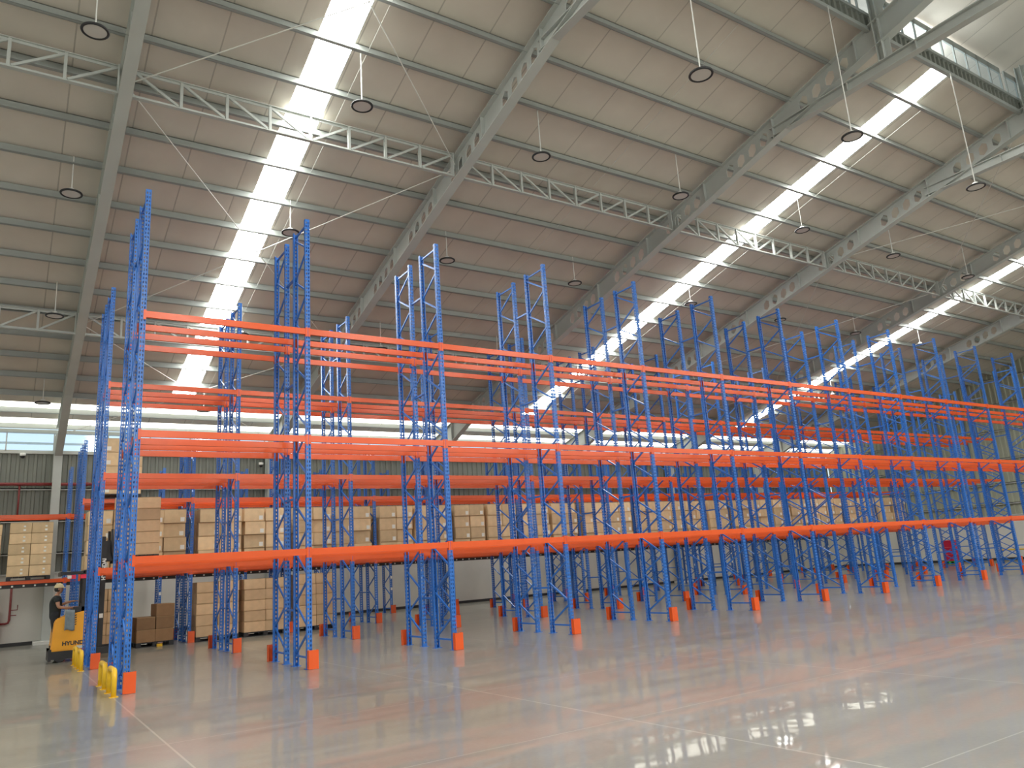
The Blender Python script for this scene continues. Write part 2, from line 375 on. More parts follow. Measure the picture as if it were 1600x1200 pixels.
structure(MB().add([(END_X,EDGE+0.0,12.8),(END_X,2*RIDGE-EDGE,12.8),(END_X,2*RIDGE-EDGE,MZ),(END_X,RIDGE,zr),(END_X,EDGE,MZ)], [(0,1,2,3,4)]).obj('wall_monitor_far', M_CLAD))

# ------------------------------------------------------------------ roof steel
def web_cell(mb, x, ya, yb, ta, tb, hole):
    """one web panel between ya..yb, offsets ta(bottom) tb(top) from the purlin line; optional hexagonal hole"""
    P = lambda y, t: (y, zroof(y)+t)
    A, B, C, D = P(ya,ta), P(yb,ta), P(yb,tb), P(ya,tb)
    for sx in (-1, 1):
        X = x + sx*0.006
        v3 = lambda p: (X, p[0], p[1])
        if not hole:
            mb.add([v3(A), v3(B), v3(C), v3(D)], [(0,1,2,3)]); continue
        ym = (ya+yb)/2; tm = (ta+tb)/2; w_, h_ = 0.12, 0.19
        H = [P(ym,tm+h_), P(ym+w_,tm+h_/2), P(ym+w_,tm-h_/2), P(ym,tm-h_), P(ym-w_,tm-h_/2), P(ym-w_,tm+h_/2)]
        TM, BM = P(ym,tb), P(ym,ta)
        vs = [v3(p) for p in (A,B,C,D,TM,BM)+tuple(H)]
        mb.add(vs, [(3,0,10,11),(1,2,7,8),(3,11,6,4),(4,6,7,2),(0,5,9,10),(5,1,8,9)])
    if hole:
        rim = []
        for sx in (-1, 1): rim += [(x+sx*0.006, p[0], p[1]) for p in H]
        mb.add(rim, [(i, (i+1)%6, 6+(i+1)%6, 6+i) for i in range(6)])
def slopebox(mb, x0, x1, ya, yb, ta, tb, tfa=None, tfb=None):
    a0, b0 = zroof(ya), zroof(yb); tfa = ta if tfa is None else tfa; tfb = tb if tfb is None else tfb
    mb.hexa([(x0,ya,a0+ta),(x1,ya,a0+ta),(x1,yb,b0+tfa),(x0,yb,b0+tfa),(x0,ya,a0+tb),(x1,ya,a0+tb),(x1,yb,b0+tfb),(x0,yb,b0+tfb)])
def slopebox2(*a):
    m_ = MB(); slopebox(m_, *a); return m_
def mir(mb):
    k = MB(); k.v = [(v[0], 2*RIDGE-v[1], v[2]) for v in mb.v]; k.f = [q[::-1] for q in mb.f]; k.m = list(mb.m); return k
TB, TT = -0.60, -0.015
def rafter_meshes():
    web = MB(); fl = MB(); st = []
    x = 0
    ys = [RIDGE+0.02]; y = -2.28 - 2.5
    g = [-2.28 - 2.5 + 2.5*k for k in range(0, 8)]
    cur = RIDGE+0.02
    for a in g:
        if a - cur > 0.01: web_cell(web, x, cur, a, TB, TT, False); cur = a
        for j in range(4):
            if a+0.4*(j+1) > 13.6: break
            web_cell(web, x, a+0.4*j, a+0.4*(j+1), TB, TT, not (-4 < a < -3 )); cur = a+0.4*(j+1)
        if cur < 13.5:
            for ys_ in (a-0.17,):
                st.append(slopebox2(-0.10, 0.10, ys_-0.008, ys_+0.008, TB, TT))
    # haunch
    web_cell(web, x, cur, 13.7, TB, TT, False)
    H1, hb = 17.42, -0.98
    for sx in (-1, 1):
        X = sx*0.006
        web.add([(X,13.7,zroof(13.7)+TB),(X,H1,zroof(H1)+hb),(X,H1,zroof(H1)+TT),(X,13.7,zroof(13.7)+TT)], [(0,1,2,3)])
    slopebox(fl, -0.12, 0.12, RIDGE, H1, TT-0.0, TT+0.02)
    slopebox(fl, -0.12, 0.12, RIDGE, 13.7, TB-0.02, TB)
    slopebox(fl, -0.12, 0.12, 13.7, H1, TB-0.02, TB, hb-0.02, hb)
    for yy in (13.7, 15.6): st.append(slopebox2(-0.10, 0.10, yy-0.008, yy+0.008, TB-0.18*(yy>15), TT))
    return web, fl, st
wb, flg, stf = rafter_meshes()
def both(mb):
    k = mir(mb); m2 = MB(); m2.v = mb.v + k.v; m2.f = mb.f + [tuple(i+len(mb.v) for i in q) for q in k.f]; m2.m = mb.m + k.m; return m2
wbm, flm = both(wb).mesh('web', M_STEEL), both(flg).mesh('flange', M_STEEL)
stms = [m_.mesh('stiffener', M_STEEL) for q_ in stf for m_ in (q_, mir(q_))]
tie = MB()
ta, tb_ = -2.35, 2*RIDGE+2.35
for z0, z1, ww in ((11.86, 11.885, 0.2), (12.10, 12.125, 0.2), (11.88, 12.11, 0.02)): tie.box(-ww/2, ww/2, tb_, ta, z0, z1)
for yy in (-4.6, -6.3, 2*RIDGE+4.6, 2*RIDGE+6.3): tie.box(-0.09, 0.09, yy-0.008, yy+0.008, 11.88, 12.11)
tiem = tie.mesh('tie_beam', M_STEEL)
post = MB()
posts = []
for yy in (EDGE-0.35, 2*RIDGE-EDGE+0.35):
    post = MB(); posts.append(post); s_ = 1 if yy > RIDGE else -1
    post.box(-0.11, 0.11, yy-0.01, yy+0.01, 12.12, 14.42); post.box(-0.008, 0.008, yy-0.14, yy+0.14, 12.12, 14.42)
    post.box(-0.11, 0.11, yy+s_*0.14-0.01, yy+s_*0.14+0.01, 12.12, 14.42)
    post.hexa([(-0.008,yy-s_*0.14,13.4),(0.008,yy-s_*0.14,13.4),(0.008,yy-s_*1.0,14.50),(-0.008,yy-s_*1.0,14.50),
               (-0.008,yy-s_*0.14,14.45),(0.008,yy-s_*0.14,14.45),(0.008,yy-s_*1.0,14.62),(-0.008,yy-s_*1.0,14.62)])
postm = [q_.mesh('monitor_post', M_STEEL) for q_ in posts]
colm = MB()
def col_h(mb, yo, yi, ztop):
    mb.box(-0.13, 0.13, yi-0.01, yi+0.01, 0.1, ztop); mb.box(-0.13, 0.13, yo-0.01, yo+0.01, 0.1, ztop)
    mb.box(-0.008, 0.008, min(yo,yi), max(yo,yi), 0.1, ztop); mb.box(-0.2, 0.2, min(yo,yi)-0.06, max(yo,yi)+0.02, 0.1, 0.125)
col_h(colm, 17.83, 17.42, 7.05)
colmm = colm.mesh('column', M_STEEL)
pl = MB(); pl.box(-0.36, 0.36, 17.12, WALL_Y-0.035, 0.0, 0.1); plm = pl.mesh('column_plinth', M_WHITE)
pos_txt = ['leftmost roof frame, outside the picture edge', 'roof frame above the left end of the blue racks', 'roof frame rising over the third rack bay',
           'roof frame with tie beam, third from the left', 'roof frame fourth from the left, hexagonal holes in its web', 'roof frame fifth from the left, over the far racks',
           'sixth roof frame from the left, nearest the end wall', '']
for i, X in enumerate(XR[:-1]):
    if i == 0: continue
    t = thing('roof_frame', 'grey steel ' + pos_txt[i], 'roof beam', (X, 0, 0), 0, 'steel roof frames')
    put('web', wbm, t); put('flange', flm, t); [put('stiffener', q_, t) for q_ in stms]; put('tie_beam', tiem, t); [put('monitor_post', q_, t) for q_ in postm]
    put('column', colmm, t)
    p_ = put('column_plinth', plm, t)

def purlin_mesh(y):
    mb = MB(); z = zroof(y)
    mb.box(NEAR_X, END_X, y-0.01, y+0.01, z, z+0.185); mb.box(NEAR_X, END_X, y-0.075, y+0.01, z, z+0.012)
    mb.box(NEAR_X, END_X, y-0.075, y-0.065, z, z+0.03); mb.box(NEAR_X, END_X, y-0.01, y+0.075, z+0.173, z+0.185)
    return mb
for k, y in enumerate(purl_y):
    o = purlin_mesh(0).obj('roof_purlin', M_PURLIN) if k == 0 else None
    if k == 0: pm = o.data; zz0 = zroof(0)
    else: o = put('roof_purlin', pm)
    o.location = (0, y, zroof(y)-zz0)
    tag(o, 'grey roof purlin running the length of the hall, %s up from the wall' % (ORD[18-k] if 18-k < 17 else ['eighteenth', 'nineteenth'][18-k-17]), 'roof beam', 'roof purlins')

# lattice strut trusses between the roof frames
def truss_members():
    L = 7.38 - 0.26; x0 = 0.13; n_ = 8; st = L/n_; h = 0.60
    a = MB().box(x0, x0+L, -0.05, 0.05, -0.008, 0.008).box(x0, x0+L, -0.008, 0.008, -0.06, -0.006).mesh('chord', M_STEEL)
    b2 = MB().box(x0, x0+L, -0.05, 0.05, -0.008, 0.008).box(x0, x0+L, -0.008, 0.008, 0.006, 0.06).mesh('chord', M_STEEL)
    v = MB().box(-0.028, 0.028, -0.035, 0.035, -h, 0).mesh('vertical', M_STEEL)
    w_ = st-0.1
    d1 = MB().bar((0.05, 0, -0.05), (0.05+w_, 0, -h+0.05), 0.045, 0.05).mesh('diagonal', M_STEEL)
    d2 = MB().bar((0.05, 0, -h+0.05), (0.05+w_, 0, -0.05), 0.045, 0.05).mesh('diagonal', M_STEEL)
    e_ = MB().box(-0.012, 0.012, -0.07, 0.07, -h-0.03, 0.02).mesh('end_plate', M_STEEL)
    out = [('chord', a, 0, 0), ('chord', b2, 0, -h)]
    out += [('vertical', v, x0+k*st, 0) for k in range(1, n_)]
    out += [('diagonal', d1 if k < n_/2 else d2, x0+k*st, 0) for k in range(n_)]
    out += [('end_plate', e_, x0, 0), ('end_plate', e_, x0+L, 0)]
    return out
tms = truss_members()
bayname = ['far left bay', 'bay over the rack ends', 'third bay from the left', 'fourth bay from the left', 'fifth bay from the left', 'sixth bay from the left', 'last bay by the end wall']
for yy, zz, nm in ((1.42, 11.45, 'upper'), (10.1, 9.15, 'lower')):
    for i in range(len(XR)-1):
        t = thing('lattice_truss', 'grey lattice strut truss of the %s roof line, %s' % (nm, bayname[i]), 'truss', (XR[i], yy, zz), 0, 'lattice trusses under the roof')
        for (nm_, me_, xx, zz_) in tms: put(nm_, me_, t, (xx, 0, zz_))

# bracing rods and sag rods
def rod(p, q, r=0.012):
    return MB().tube([p, q], r, 6)
k = 0
for bi in (1, 4):
    X0, X1 = XR[bi]+0.13, XR[bi+1]-0.13
    for (y0, y1) in ((-5.2, 1.3), (1.55, 10.0), (10.2, 17.2)):
        for (xa, xb, nm) in ((X0, X1, 'rising to the left'), (X1, X0, 'rising to the right')):
            k += 1
            o = rod((xa, y0, zroof(y0)-0.30), (xb, y1, zroof(y1)-0.30)).obj('bracing_rod', M_CABLE)
            tag(o, 'thin steel bracing rod %s, %s panel, %s' % (nm, {-5.2:'ridge',1.55:'middle',10.2:'eave'}[y0], bayname[bi]), 'rod', 'diagonal bracing rods')
for i in range(1, len(XR)-1):
    mb = MB(); xm = (XR[i]+XR[i+1])/2 + 0.55
    mb.tube([(xm, a, zroof(a)+0.09) for a in purl_y], 0.007, 5)
    tag(mb.obj('sag_rod', M_CABLE), 'thin sag rod linking the purlins up the roof, %s' % bayname[i], 'rod', 'sag rods between purlins')

# wall girts
for z in (2.98, 4.07, 5.17):
    o = MB().box(NEAR_X, END_X-0.15, WALL_Y-0.16, WALL_Y-0.005, z-0.02, z+0.02).box(NEAR_X, END_X-0.15, WALL_Y-0.16, WALL_Y-0.15, z-0.05, z+0.02).obj('wall_girt', M_SILL)
    tag(o, 'pale horizontal girt on the long corrugated wall, %s' % {2.98:'lowest of the three', 4.07:'middle one of the three', 5.17:'topmost, just under the red pipe'}[z], 'wall beam', 'wall girts')
for z, nm in ((3.0, 'lowest'), (4.08, 'second from below'), (5.4, 'third from below'), (6.95, 'fourth from below'), (8.4, 'fifth from below'), (9.8, 'topmost')):
    yt = min(WALL_Y-0.2, (11.75-z)/0.257-0.3)
    o = MB().box(END_X-0.14, END_X-0.005, -12, yt, z-0.02, z+0.02).box(END_X-0.14, END_X-0.13, -12, yt, z-0.05, z+0.02).obj('wall_girt', M_WHITE)
    tag(o, 'pale horizontal girt on the far end wall, %s' % nm, 'wall beam', 'end wall girts')

# pendant lamps (unlit)
def lamp_parts():
    rg = MB().tube([(0.20*math.cos(a*math.pi/14), 0.20*math.sin(a*math.pi/14), 0) for a in range(28)], 0.024, 8, closed=True)
    ln = MB().lathe([(0.001,-0.008),(0.185,-0.008),(0.185,0.012),(0.001,0.012)], 24)
    hs = MB().lathe([(0.17,0.012),(0.16,0.035),(0.07,0.05),(0.06,0.11),(0.001,0.115)], 20)
    return rg.mesh('ring', M_BLACK, True), ln.mesh('lens', M_LENS), hs.mesh('housing', M_WHITE, True)
lp = lamp_parts()
lx = [-1.0, 3.78, 8.22, 12.75, 17.85, 22.66, 27.5, 32.4]
ly = [(-5.4, 9.8), (-0.5, 10.72), (4.25, 9.95), (9.0, 8.67), (14.1, 7.42)]
rowname = ['first lamp row from the ridge', 'second lamp row from the ridge', 'third lamp row from the ridge', 'fourth lamp row from the ridge', 'lowest lamp row by the long wall']
for i, X in enumerate(lx):
    for j, (Yv, Z) in enumerate(ly):
        if j == 0 and i < 2: continue
        t = thing('pendant_lamp', 'unlit round black-ringed pendant lamp, %s from left, %s' % (ORD[i], rowname[j]), 'lamp', (X, Yv, Z), 0, 'round pendant lamps under the roof')
        put('ring', lp[0], t); put('lens', lp[1], t); put('housing', lp[2], t)
        top = (13.0 if j == 0 else zroof(Yv)+0.19) - Z
        MB().tube([(0,0,0.10), (0,0,top)], 0.013, 6).obj('rod', M_CABLE, t)

# ------------------------------------------------------------------ pallet racking
def upright_mesh(H, inward):
    """omega section post, perforated face outward (-y side when inward=+1); x width .09, depth .065"""
    mb = MB(); W, D = 0.045, 0.065; s = inward
    yf = 0.0
    pitch, hh = 0.075, 0.040
    xs_ = [-W, -0.030, -0.011, 0.011, 0.030, W]
    n_ = int((H-0.05)/pitch)
    zs = [0.0]
    for i in range(n_):
        z = 0.06 + i*pitch
        if z+hh < H-0.01: zs += [z, z+hh]
    zs.append(H)
    # perforated face
    idx = {}
    vs = []
    for a, x in enumerate(xs_):
        for c, z in enumerate(zs): idx[a, c] = len(vs); vs.append((x, yf, z))
    fs = []
    for c in range(len(zs)-1):
        hole = (c % 2 == 1)
        for a in range(5):
            if hole and a in (1, 3): continue
            q = (idx[a,c], idx[a+1,c], idx[a+1,c+1], idx[a,c+1])
            fs.append(q)
    mb.add(vs, fs)
    # side webs with one line of slots
    for sx in (-1, 1):
        ys_ = [0, s*0.026, s*0.042, s*D]; idx = {}; vs = []
        for a, y in enumerate(ys_):
            for c, z in enumerate(zs): idx[a, c] = len(vs); vs.append((sx*W, y, z))
        fs = []
        for c in range(len(zs)-1):
            for a in range(3):
                if c % 2 == 1 and a == 1: continue
                fs.append((idx[a,c], idx[a+1,c], idx[a+1,c+1], idx[a,c+1]))
        mb.add(vs, fs)
        mb.add([(sx*W, s*D, 0), (sx*(W-0.018), s*D, 0), (sx*(W-0.018), s*D, H), (sx*W, s*D, H)], [(0,1,2,3)])
    return mb.mesh('upright', M_BLUE)
DEP = 0.773
def diag_mesh(y0, y1, dz):
    return MB().bar((0, y0, 0), (0, y1, dz), 0.032, 0.026, up=(1,0,0)).mesh('diagonal_brace', M_BLUE)
up_m = {}; dg_a = diag_mesh(DEP-0.05, 0.05, 0.44-0.05); dg_b = diag_mesh(0.05, DEP-0.05, 0.44-0.05)
hz_m = MB().bar((0,0.05,0),(0,DEP-0.05,0),0.032,0.026,up=(1,0,0)).mesh('horizontal_brace', M_BLUE)
bp_m = MB().box(-0.07, 0.07, -0.035, 0.10, 0, 0.008).mesh('base_plate', M_BLUE)
bp2_m = MB().box(-0.07, 0.07, -0.10, 0.035, 0, 0.008).mesh('base_plate', M_BLUE)
sp_m = MB().box(-0.02, 0.02, 0.0, 0.498, -0.018, 0.018).mesh('row_spacer', M_BLUE)
def make_frame(H, label, group, nodes):
    if H not in up_m: up_m[H] = (upright_mesh(H, 1), upright_mesh(H, -1))
    t = thing('rack_frame', label, 'rack frame', (0,0,0), 0, group)
    put('upright', up_m[H][0], t, (0,0,0)); put('upright', up_m[H][1], t, (0,DEP,0))
    put('base_plate', bp_m, t); put('base_plate', bp2_m, t, (0,DEP,0))
    step = (H-0.35)/nodes
    for k_ in range(nodes):
        put('diagonal_brace', dg_a if k_ % 2 == 0 else dg_b, t, (0,0,0.22+k_*step))
    put('horizontal_brace', hz_m, t, (0,0,0.18)); put('horizontal_brace', hz_m, t, (0,0,H-0.10))
    return t
GAP0 = 0.498
YB = 2*DEP + GAP0      # 2.044
rows = [  # name, y, H, levels(top z), first station, last station, double
    ('nearest rack row', 0.0, 8.25, (2.0, 4.0, 6.03), 0, 13, True),
    ('second rack row', 5.133, 8.25, (2.0, 4.0, 6.03), 0, 14, True),
    ('third rack row', 10.27, 5.60, (2.0, 4.0), 0, 14, True),
    ('rack row by the wall', 15.4, 5.60, (2.05, 4.07), -2, 14, False)]
proto = {}
tag_m = MB().box(-0.035, 0.035, -0.006, -0.001, -0.05, 0.05).mesh('location_tag', M_STICKER)
def pos_ord(k, first): return ORD[k-first]
for rn, y, H, lev, k0, k1, dbl in rows:
    nodes = 18 if H > 7 else 12
    for k_ in range(k0, k1+1):
        for back in ((0, 1) if dbl else (0,)):
            lab = '%s blue rack frame, %s, %s, %s from its left end' % ('tall' if H > 7 else 'shorter', rn, ('rear line' if back else 'front line') if dbl else 'single line', pos_ord(k_, k0))
            key = (H, back)
            loc = (k_*BAY, y + (YB if back else 0), 0); rz = math.pi if back else 0
            if key not in proto:
                t = make_frame(H, lab, 'blue rack frames', nodes); t.location = loc; t.rotation_euler = (0,0,rz); proto[key] = t
                if back:
                    for z in ((0.95, 2.95, 5.15, 7.3) if H > 7 else (0.95, 2.9, 4.8)): put('row_spacer', sp_m, t, (0, DEP, z))
            else: t = dup(proto[key], loc, rz, lab)
            if not dbl and k_ >= 1:
                for zt in (0.92, 1.36): put('location_tag', tag_m, t, (0,0,zt))

# load beams
BH, BD = 0.112, 0.045
bm = MB()
xa, xb = 0.047, BAY-0.047
prof = [(0,0),(0,-0.075),(0.0,-BH),(BD,-BH),(BD,-0.03),(BD,0)]
bm.box(xa, xb, 0.0, BD, -BH, -0.035); bm.box(xa, xb, 0.0, BD-0.014, -0.035, 0.0)
beam_m = bm.mesh('beam', M_ORANGE)
cn = MB(); cn.box(0.004, 0.047, -0.006, 0.0, -0.155, 0.02); cn.box(0.043, 0.048, -0.006, 0.045, -0.155, 0.02)
cnl = cn.mesh('end_connector', M_ORANGE)
cn = MB(); cn.box(-0.047, -0.004, -0.006, 0.0, -0.155, 0.02); cn.box(-0.048, -0.043, -0.006, 0.045, -0.155, 0.02)
cnr = cn.mesh('end_connector', M_ORANGE)
beam_proto = None; beams = []; stuff = MB()
def add_stuff_beam(x, y, z, fl):
    s_ = -1 if fl else 1
    def bx(x0, x1, y0, y1, z0, z1):
        a, b2 = sorted((y+s_*y0, y+s_*y1)); stuff.box(x0, x1, a, b2, z0, z1)
    bx(x+xa, x+xb, 0, BD, z-BH, z-0.035); bx(x+xa, x+xb, 0, BD-0.014, z-0.035, z)
    bx(x+0.004, x+0.047, -0.006, 0, z-0.155, z+0.02); bx(x+BAY-0.047, x+BAY-0.004, -0.006, 0, z-0.155, z+0.02)
facen = ['outer front face', 'inner front face', 'inner rear face', 'outer rear face']
lvn = ['bottom level', 'second level', 'top level']
for ri, (rn, y, H, lev, k0, k1, dbl) in enumerate(rows):
    for k_ in range(k0, k1):
        for li, z in enumerate(lev):
            faces = [(y, 0, facen[0]), (y+DEP, 1, facen[1])]
            if dbl: faces += [(y+DEP+GAP0, 0, facen[2]), (y+YB, 1, facen[3])]
            for (yy, fl, fn) in faces:
                if ri > 1 or (ri == 1 and k_ >= 12): add_stuff_beam(k_*BAY, yy, z, fl); continue
                lab = 'orange beam, %s, %s, %s bay from left, %s' % (rn, lvn[li], pos_ord(k_, k0), fn)
                if fl: loc, rz = ((k_+1)*BAY, yy, z), math.pi
                else: loc, rz = (k_*BAY, yy, z), 0
                if beam_proto is None:
                    t = thing('load_beam', lab, 'rack beam', loc, rz, 'orange rack beams')
                    put('beam', beam_m, t); put('end_connector', cnl, t); put('end_connector', cnr, t, (BAY,0,0)); beam_proto = t
                else: dup(beam_proto, loc, rz, lab)
tag(stuff.obj('load_beam', M_ORANGE), 'orange beams of the farther racks and the far end of the second row', 'rack beam', 'orange rack beams', 'stuff')

chm = MB().box(0.06, BAY-0.06, 0.05, 0.075, 1.835, 1.935).mesh('channel', M_BLACK); sbm = MB().box(-0.025, 0.025, 0.04, 0.72, 1.86, 1.91).mesh('support_bar', M_GALV)
# steel support bars under the wall-side rack's first level (bright bar ends in a dark channel)
for k_ in range(-2, 14):
    t = thing('shelf_support', 'dark shelf support channel with bright bar ends, wall rack, %s bay from left' % ORD[k_+2], 'rack shelf', (k_*BAY, 15.4, 0), 0, 'shelf supports of the wall rack')
    put('channel', chm, t); put('channel', chm, t, (0, 0.65, 0))
    for q in range(9): put('support_bar', sbm, t, (0.2+q*0.30, 0, 0))

# column guards
gm = MB(); gm.box(-0.085, 0.085, -0.10, -0.092, 0.004, 0.31); gm.box(-0.085, -0.077, -0.092, -0.005, 0.004, 0.31); gm.box(0.077, 0.085, -0.092, -0.005, 0.004, 0.31)
gmesh = gm.mesh('column_guard', M_ORANGE)
for ri, (rn, y, H, lev, k0, k1, dbl) in enumerate(rows):
    for k_ in range(k0, k1+1):
        for back in ((0, 1) if dbl else (0,)):
            o = put('column_guard', gmesh, None, (k_*BAY+0.035*(1 if not back else -1), y-0.008 + ((YB+0.016) if back else 0), 0), math.pi if back else 0)
            tag(o, 'orange post guard, %s, %s side, %s from its left end' % (rn, 'rear' if back else 'front', pos_ord(k_, k0)), 'guard', 'orange rack post guards')

# yellow hoop barriers at the rack ends
def hoop():
    pts = [(0,0,0.0),(0,0,0.27)]
    for a in range(1, 8): th = a*math.pi/16; pts.append((0, 0.10-0.10*math.cos(th), 0.27+0.10*math.sin(th)))
    pts2 = [(0, 0.62-p[1], p[2]) for p in pts[::-1]]
    mb = MB().tube(pts+pts2, 0.038, 10)
    return mb
hm = hoop().mesh('hoop_tube', M_YELLOW, True)
hp = MB().box(-0.06, 0.06, -0.06, 0.06, 0, 0.008).mesh('foot_plate', M_YELLOW)
for (X, Yv, lab) in ((-0.19, -0.26, 'yellow hoop barrier at the end of the nearest rack row, in front'), (-0.19, 0.98, 'yellow hoop barrier at the end of the nearest rack row, behind the other'),
                     (-0.22, 4.95, 'yellow hoop barrier at the end of the second rack row, in front'), (-0.22, 6.15, 'yellow hoop barrier at the end of the second rack row, behind the other')):
    t = thing('hoop_barrier', lab, 'barrier', (X, Yv, 0), 0, 'yellow hoop barriers')
    put('hoop_tube', hm, t); put('foot_plate', hp, t); put('foot_plate', hp, t, (0,0.62,0))

# ------------------------------------------------------------------ pallets and cartons
def pallet_mesh(W, D, mat=M_BLACK):
    mb = MB()
    for x in (0.06, W/2, W-0.06):
        for y in (0.06, D/2, D-0.06): mb.box(x-0.06, x+0.06, y-0.06, y+0.06, 0.018, 0.10)
    for y in (0.06, D/2, D-0.06): mb.box(0, W, y-0.05, y+0.05, 0, 0.018)
    n_ = 7; st = W/n_
    for i in range(n_): mb.box(i*st+0.008, (i+1)*st-0.008, 0, D, 0.10, 0.125)
    return mb.mesh('pallet', mat)
PH = 0.125
pal = {}
def pallet(x, y, z, W, D, label, group, mat=M_BLACK, rz=0):
    key = (W, D, mat.name)
    if key not in pal: pal[key] = pallet_mesh(W, D, mat)
    return tag(put('pallet', pal[key], None, (x, y, z), rz), label, 'pallet', group)
def carton_mesh(w_, d_, h_, mat, tape=True):
    bmn = bmesh.new(); bmesh.ops.create_cube(bmn, size=1)
    for v in bmn.verts: v.co = Vector((v.co.x*w_, v.co.y*d_, (v.co.z+0.5)*h_))
    bmesh.ops.bevel(bmn, geom=list(bmn.edges), offset=0.008, segments=2, affect='EDGES')
    # slight bulge of the faces
    me = bpy.data.meshes.new('carton'); bmn.to_mesh(me); bmn.free(); me.materials.append(mat)
    return me
def tape_mesh(w_, d_, h_):
    mb = MB(); mb.box(-0.028, 0.028, -d_/2-0.0015, d_/2+0.0015, h_-0.06, h_+0.0015)
    return mb.mesh('tape', M_TAPE)
def sticker_mesh(w_, d_, h_, spots):
    mb = MB()
    for (sx, sz, a, b2) in spots: mb.box(sx*w_-a/2, sx*w_+a/2, -d_/2-0.003, -d_/2+0.001, sz*h_-b2/2, sz*h_+b2/2)
    return mb.mesh('shipping_label', M_STICKER)
# C row cartons, two per pallet front and four high
CW, CD, CHt = 0.585, 0.46, 0.385
cmA = carton_mesh(CW, CD, CHt, M_CARD); stA = sticker_mesh(CW, CD, CHt, [(0.33, 0.26, 0.11, 0.12)])
stB = sticker_mesh(CW, CD, CHt, [(0.32, 0.30, 0.085, 0.10), (0.33, 0.62, 0.06, 0.05)])
seam = MB(); seam.box(-CW/2, CW/2, -CD/2-0.0012, -CD/2+0.001, CHt-0.018, CHt-0.004); seamA = seam.mesh('lid_seam', M_TAPE)
hts = ['bottom', 'second', 'third', 'top']
rear = MB()
pr = thing('carton', 'x', 'box', (0,0,0), 0, 'cartons on the third rack row')
put('box', cmA, pr); put('shipping_label', stA, pr); put('lid_seam', seamA, pr)
first = True
for k_ in range(0, 14):
    for p_ in (0, 1):
        x0 = k_*BAY + 0.16 + p_*1.29 + random.uniform(-0.03, 0.03); y0 = 10.20 + random.uniform(-0.04, 0.03)
        pn = 'left' if p_ == 0 else 'right'
        pallet(x0, y0, 2.0, 1.2, 1.0, 'black pallet under cartons, third rack row, %s bay from left, %s pallet' % (ORD[k_], pn), 'pallets on the third rack row')
        lean = random.uniform(-0.012, 0.012)
        for c_ in (0, 1):
            for h_ in range(4):
                if (k_, p_) == (0, 0) and h_ == 3 : pass
                xx = x0 + 0.30 + c_*0.60 + random.uniform(-0.012, 0.012) + lean*h_; yy = y0 + 0.24 + random.uniform(-0.02, 0.02); rz = random.uniform(-0.04, 0.04)
                if random.random() < 0.2: yy += random.uniform(0.03, 0.09); rz *= 2.2
                lab = 'brown carton, third rack row, %s bay, %s pallet, %s column, %s layer' % (ORD[k_], pn, 'left' if c_ == 0 else 'right', hts[h_])
                z = 2.0 + PH + 0.001 + h_*(CHt+0.003)
                if first: pr.location = (xx, yy, z); pr.rotation_euler = (0,0,rz); pr['label'] = lab; first = False
                else:
                    q = dup(pr, (xx, yy, z), rz, lab)
                rx = xx + random.uniform(-0.02, 0.02); ry = y0 + 0.75
                rear.box(rx-CW/2, rx+CW/2, ry-CD/2, ry+CD/2, z, z+CHt)
tag(rear.obj('carton', M_CARD), 'second rank of brown cartons behind the front ones, third rack row', 'box', 'cartons on the third rack row', 'stuff')

def stack(x0, y0, z0, nx, nh, cw, cd, chh, mat, stk, where, group, skip=(), ny=2, W=None, tape=True, rz=0, pallet_h=True, origin=None, pal_label=None):
    """cartons nx wide, ny deep, nh high on a pallet"""
    W = W or (nx*(cw+0.01)); D = ny*(cd+0.01)
    cm_ = carton_mesh(cw, cd, chh, mat); st_ = sticker_mesh(cw, cd, chh, stk) if stk else None
    sm = MB().box(-cw/2, cw/2, -cd/2-0.0012, -cd/2+0.001, chh-0.014, chh-0.003).mesh('lid_seam', M_TAPE)
    R = Matrix.Rotation(rz, 3, 'Z'); org = Vector((x0, y0, 0))
    if pallet_h: pallet(x0, y0, z0, round(W, 2), round(D, 2), pal_label or ('black pallet under ' + where), group.replace('cartons', 'pallets'), M_BLACK, rz)
    lay = ['bottom', 'second', 'third', 'fourth', 'fifth'] ; p0 = None
    for c_ in range(nx):
        for d_ in range(ny):
            for h_ in range(nh):
                if (c_, h_) in skip: continue
                p = org + R @ Vector((cw/2+0.005+c_*(cw+0.01)+random.uniform(-.006,.006), cd/2+0.005+d_*(cd+0.01)+random.uniform(-.008,.008), 0))
                z = z0 + (PH if pallet_h else 0) + 0.001 + h_*(chh+0.003)
                cname = '' if nx == 1 else ('left column, ' if c_ == 0 else 'right column, ')
                lab = 'carton %s, %s%s%s layer' % (where, cname, '' if ny == 1 else ('front rank, ' if d_ == 0 else 'rear rank, '), 'top' if h_ == nh-1 else lay[h_])
                a = rz + random.uniform(-0.012, 0.012)
                if p0 is None:
                    p0 = thing('carton', lab, 'box', (p.x, p.y, z), a, group)
                    put('box', cm_, p0); put('lid_seam', sm, p0)
                    if st_: put('shipping_label', st_, p0)
                else: dup(p0, (p.x, p.y, z), a, lab)
g2 = 'cartons on the wall rack'
two = [(0.17, 0.62, 0.06, 0.05), (0.17, 0.28, 0.07, 0.06)]
stack(-1.58, 15.36, 2.05, 2, 5, 0.575, 0.50, 0.328, M_CARD, two, 'on the wall rack above the driver', g2)
stack(-2.95, 15.36, 2.05, 2, 5, 0.575, 0.50, 0.318, M_CARD, two, 'on the wall rack at the left edge', g2)
g3 = 'cartons high on the third rack row'
stack(0.36, 10.22, 4.0, 2, 4, 0.52, 0.50, 0.385, M_CARD, [(-0.15, 0.25, 0.14, 0.11)], 'high on the end bay of the third row', g3)
g4 = 'cartons standing on the floor'
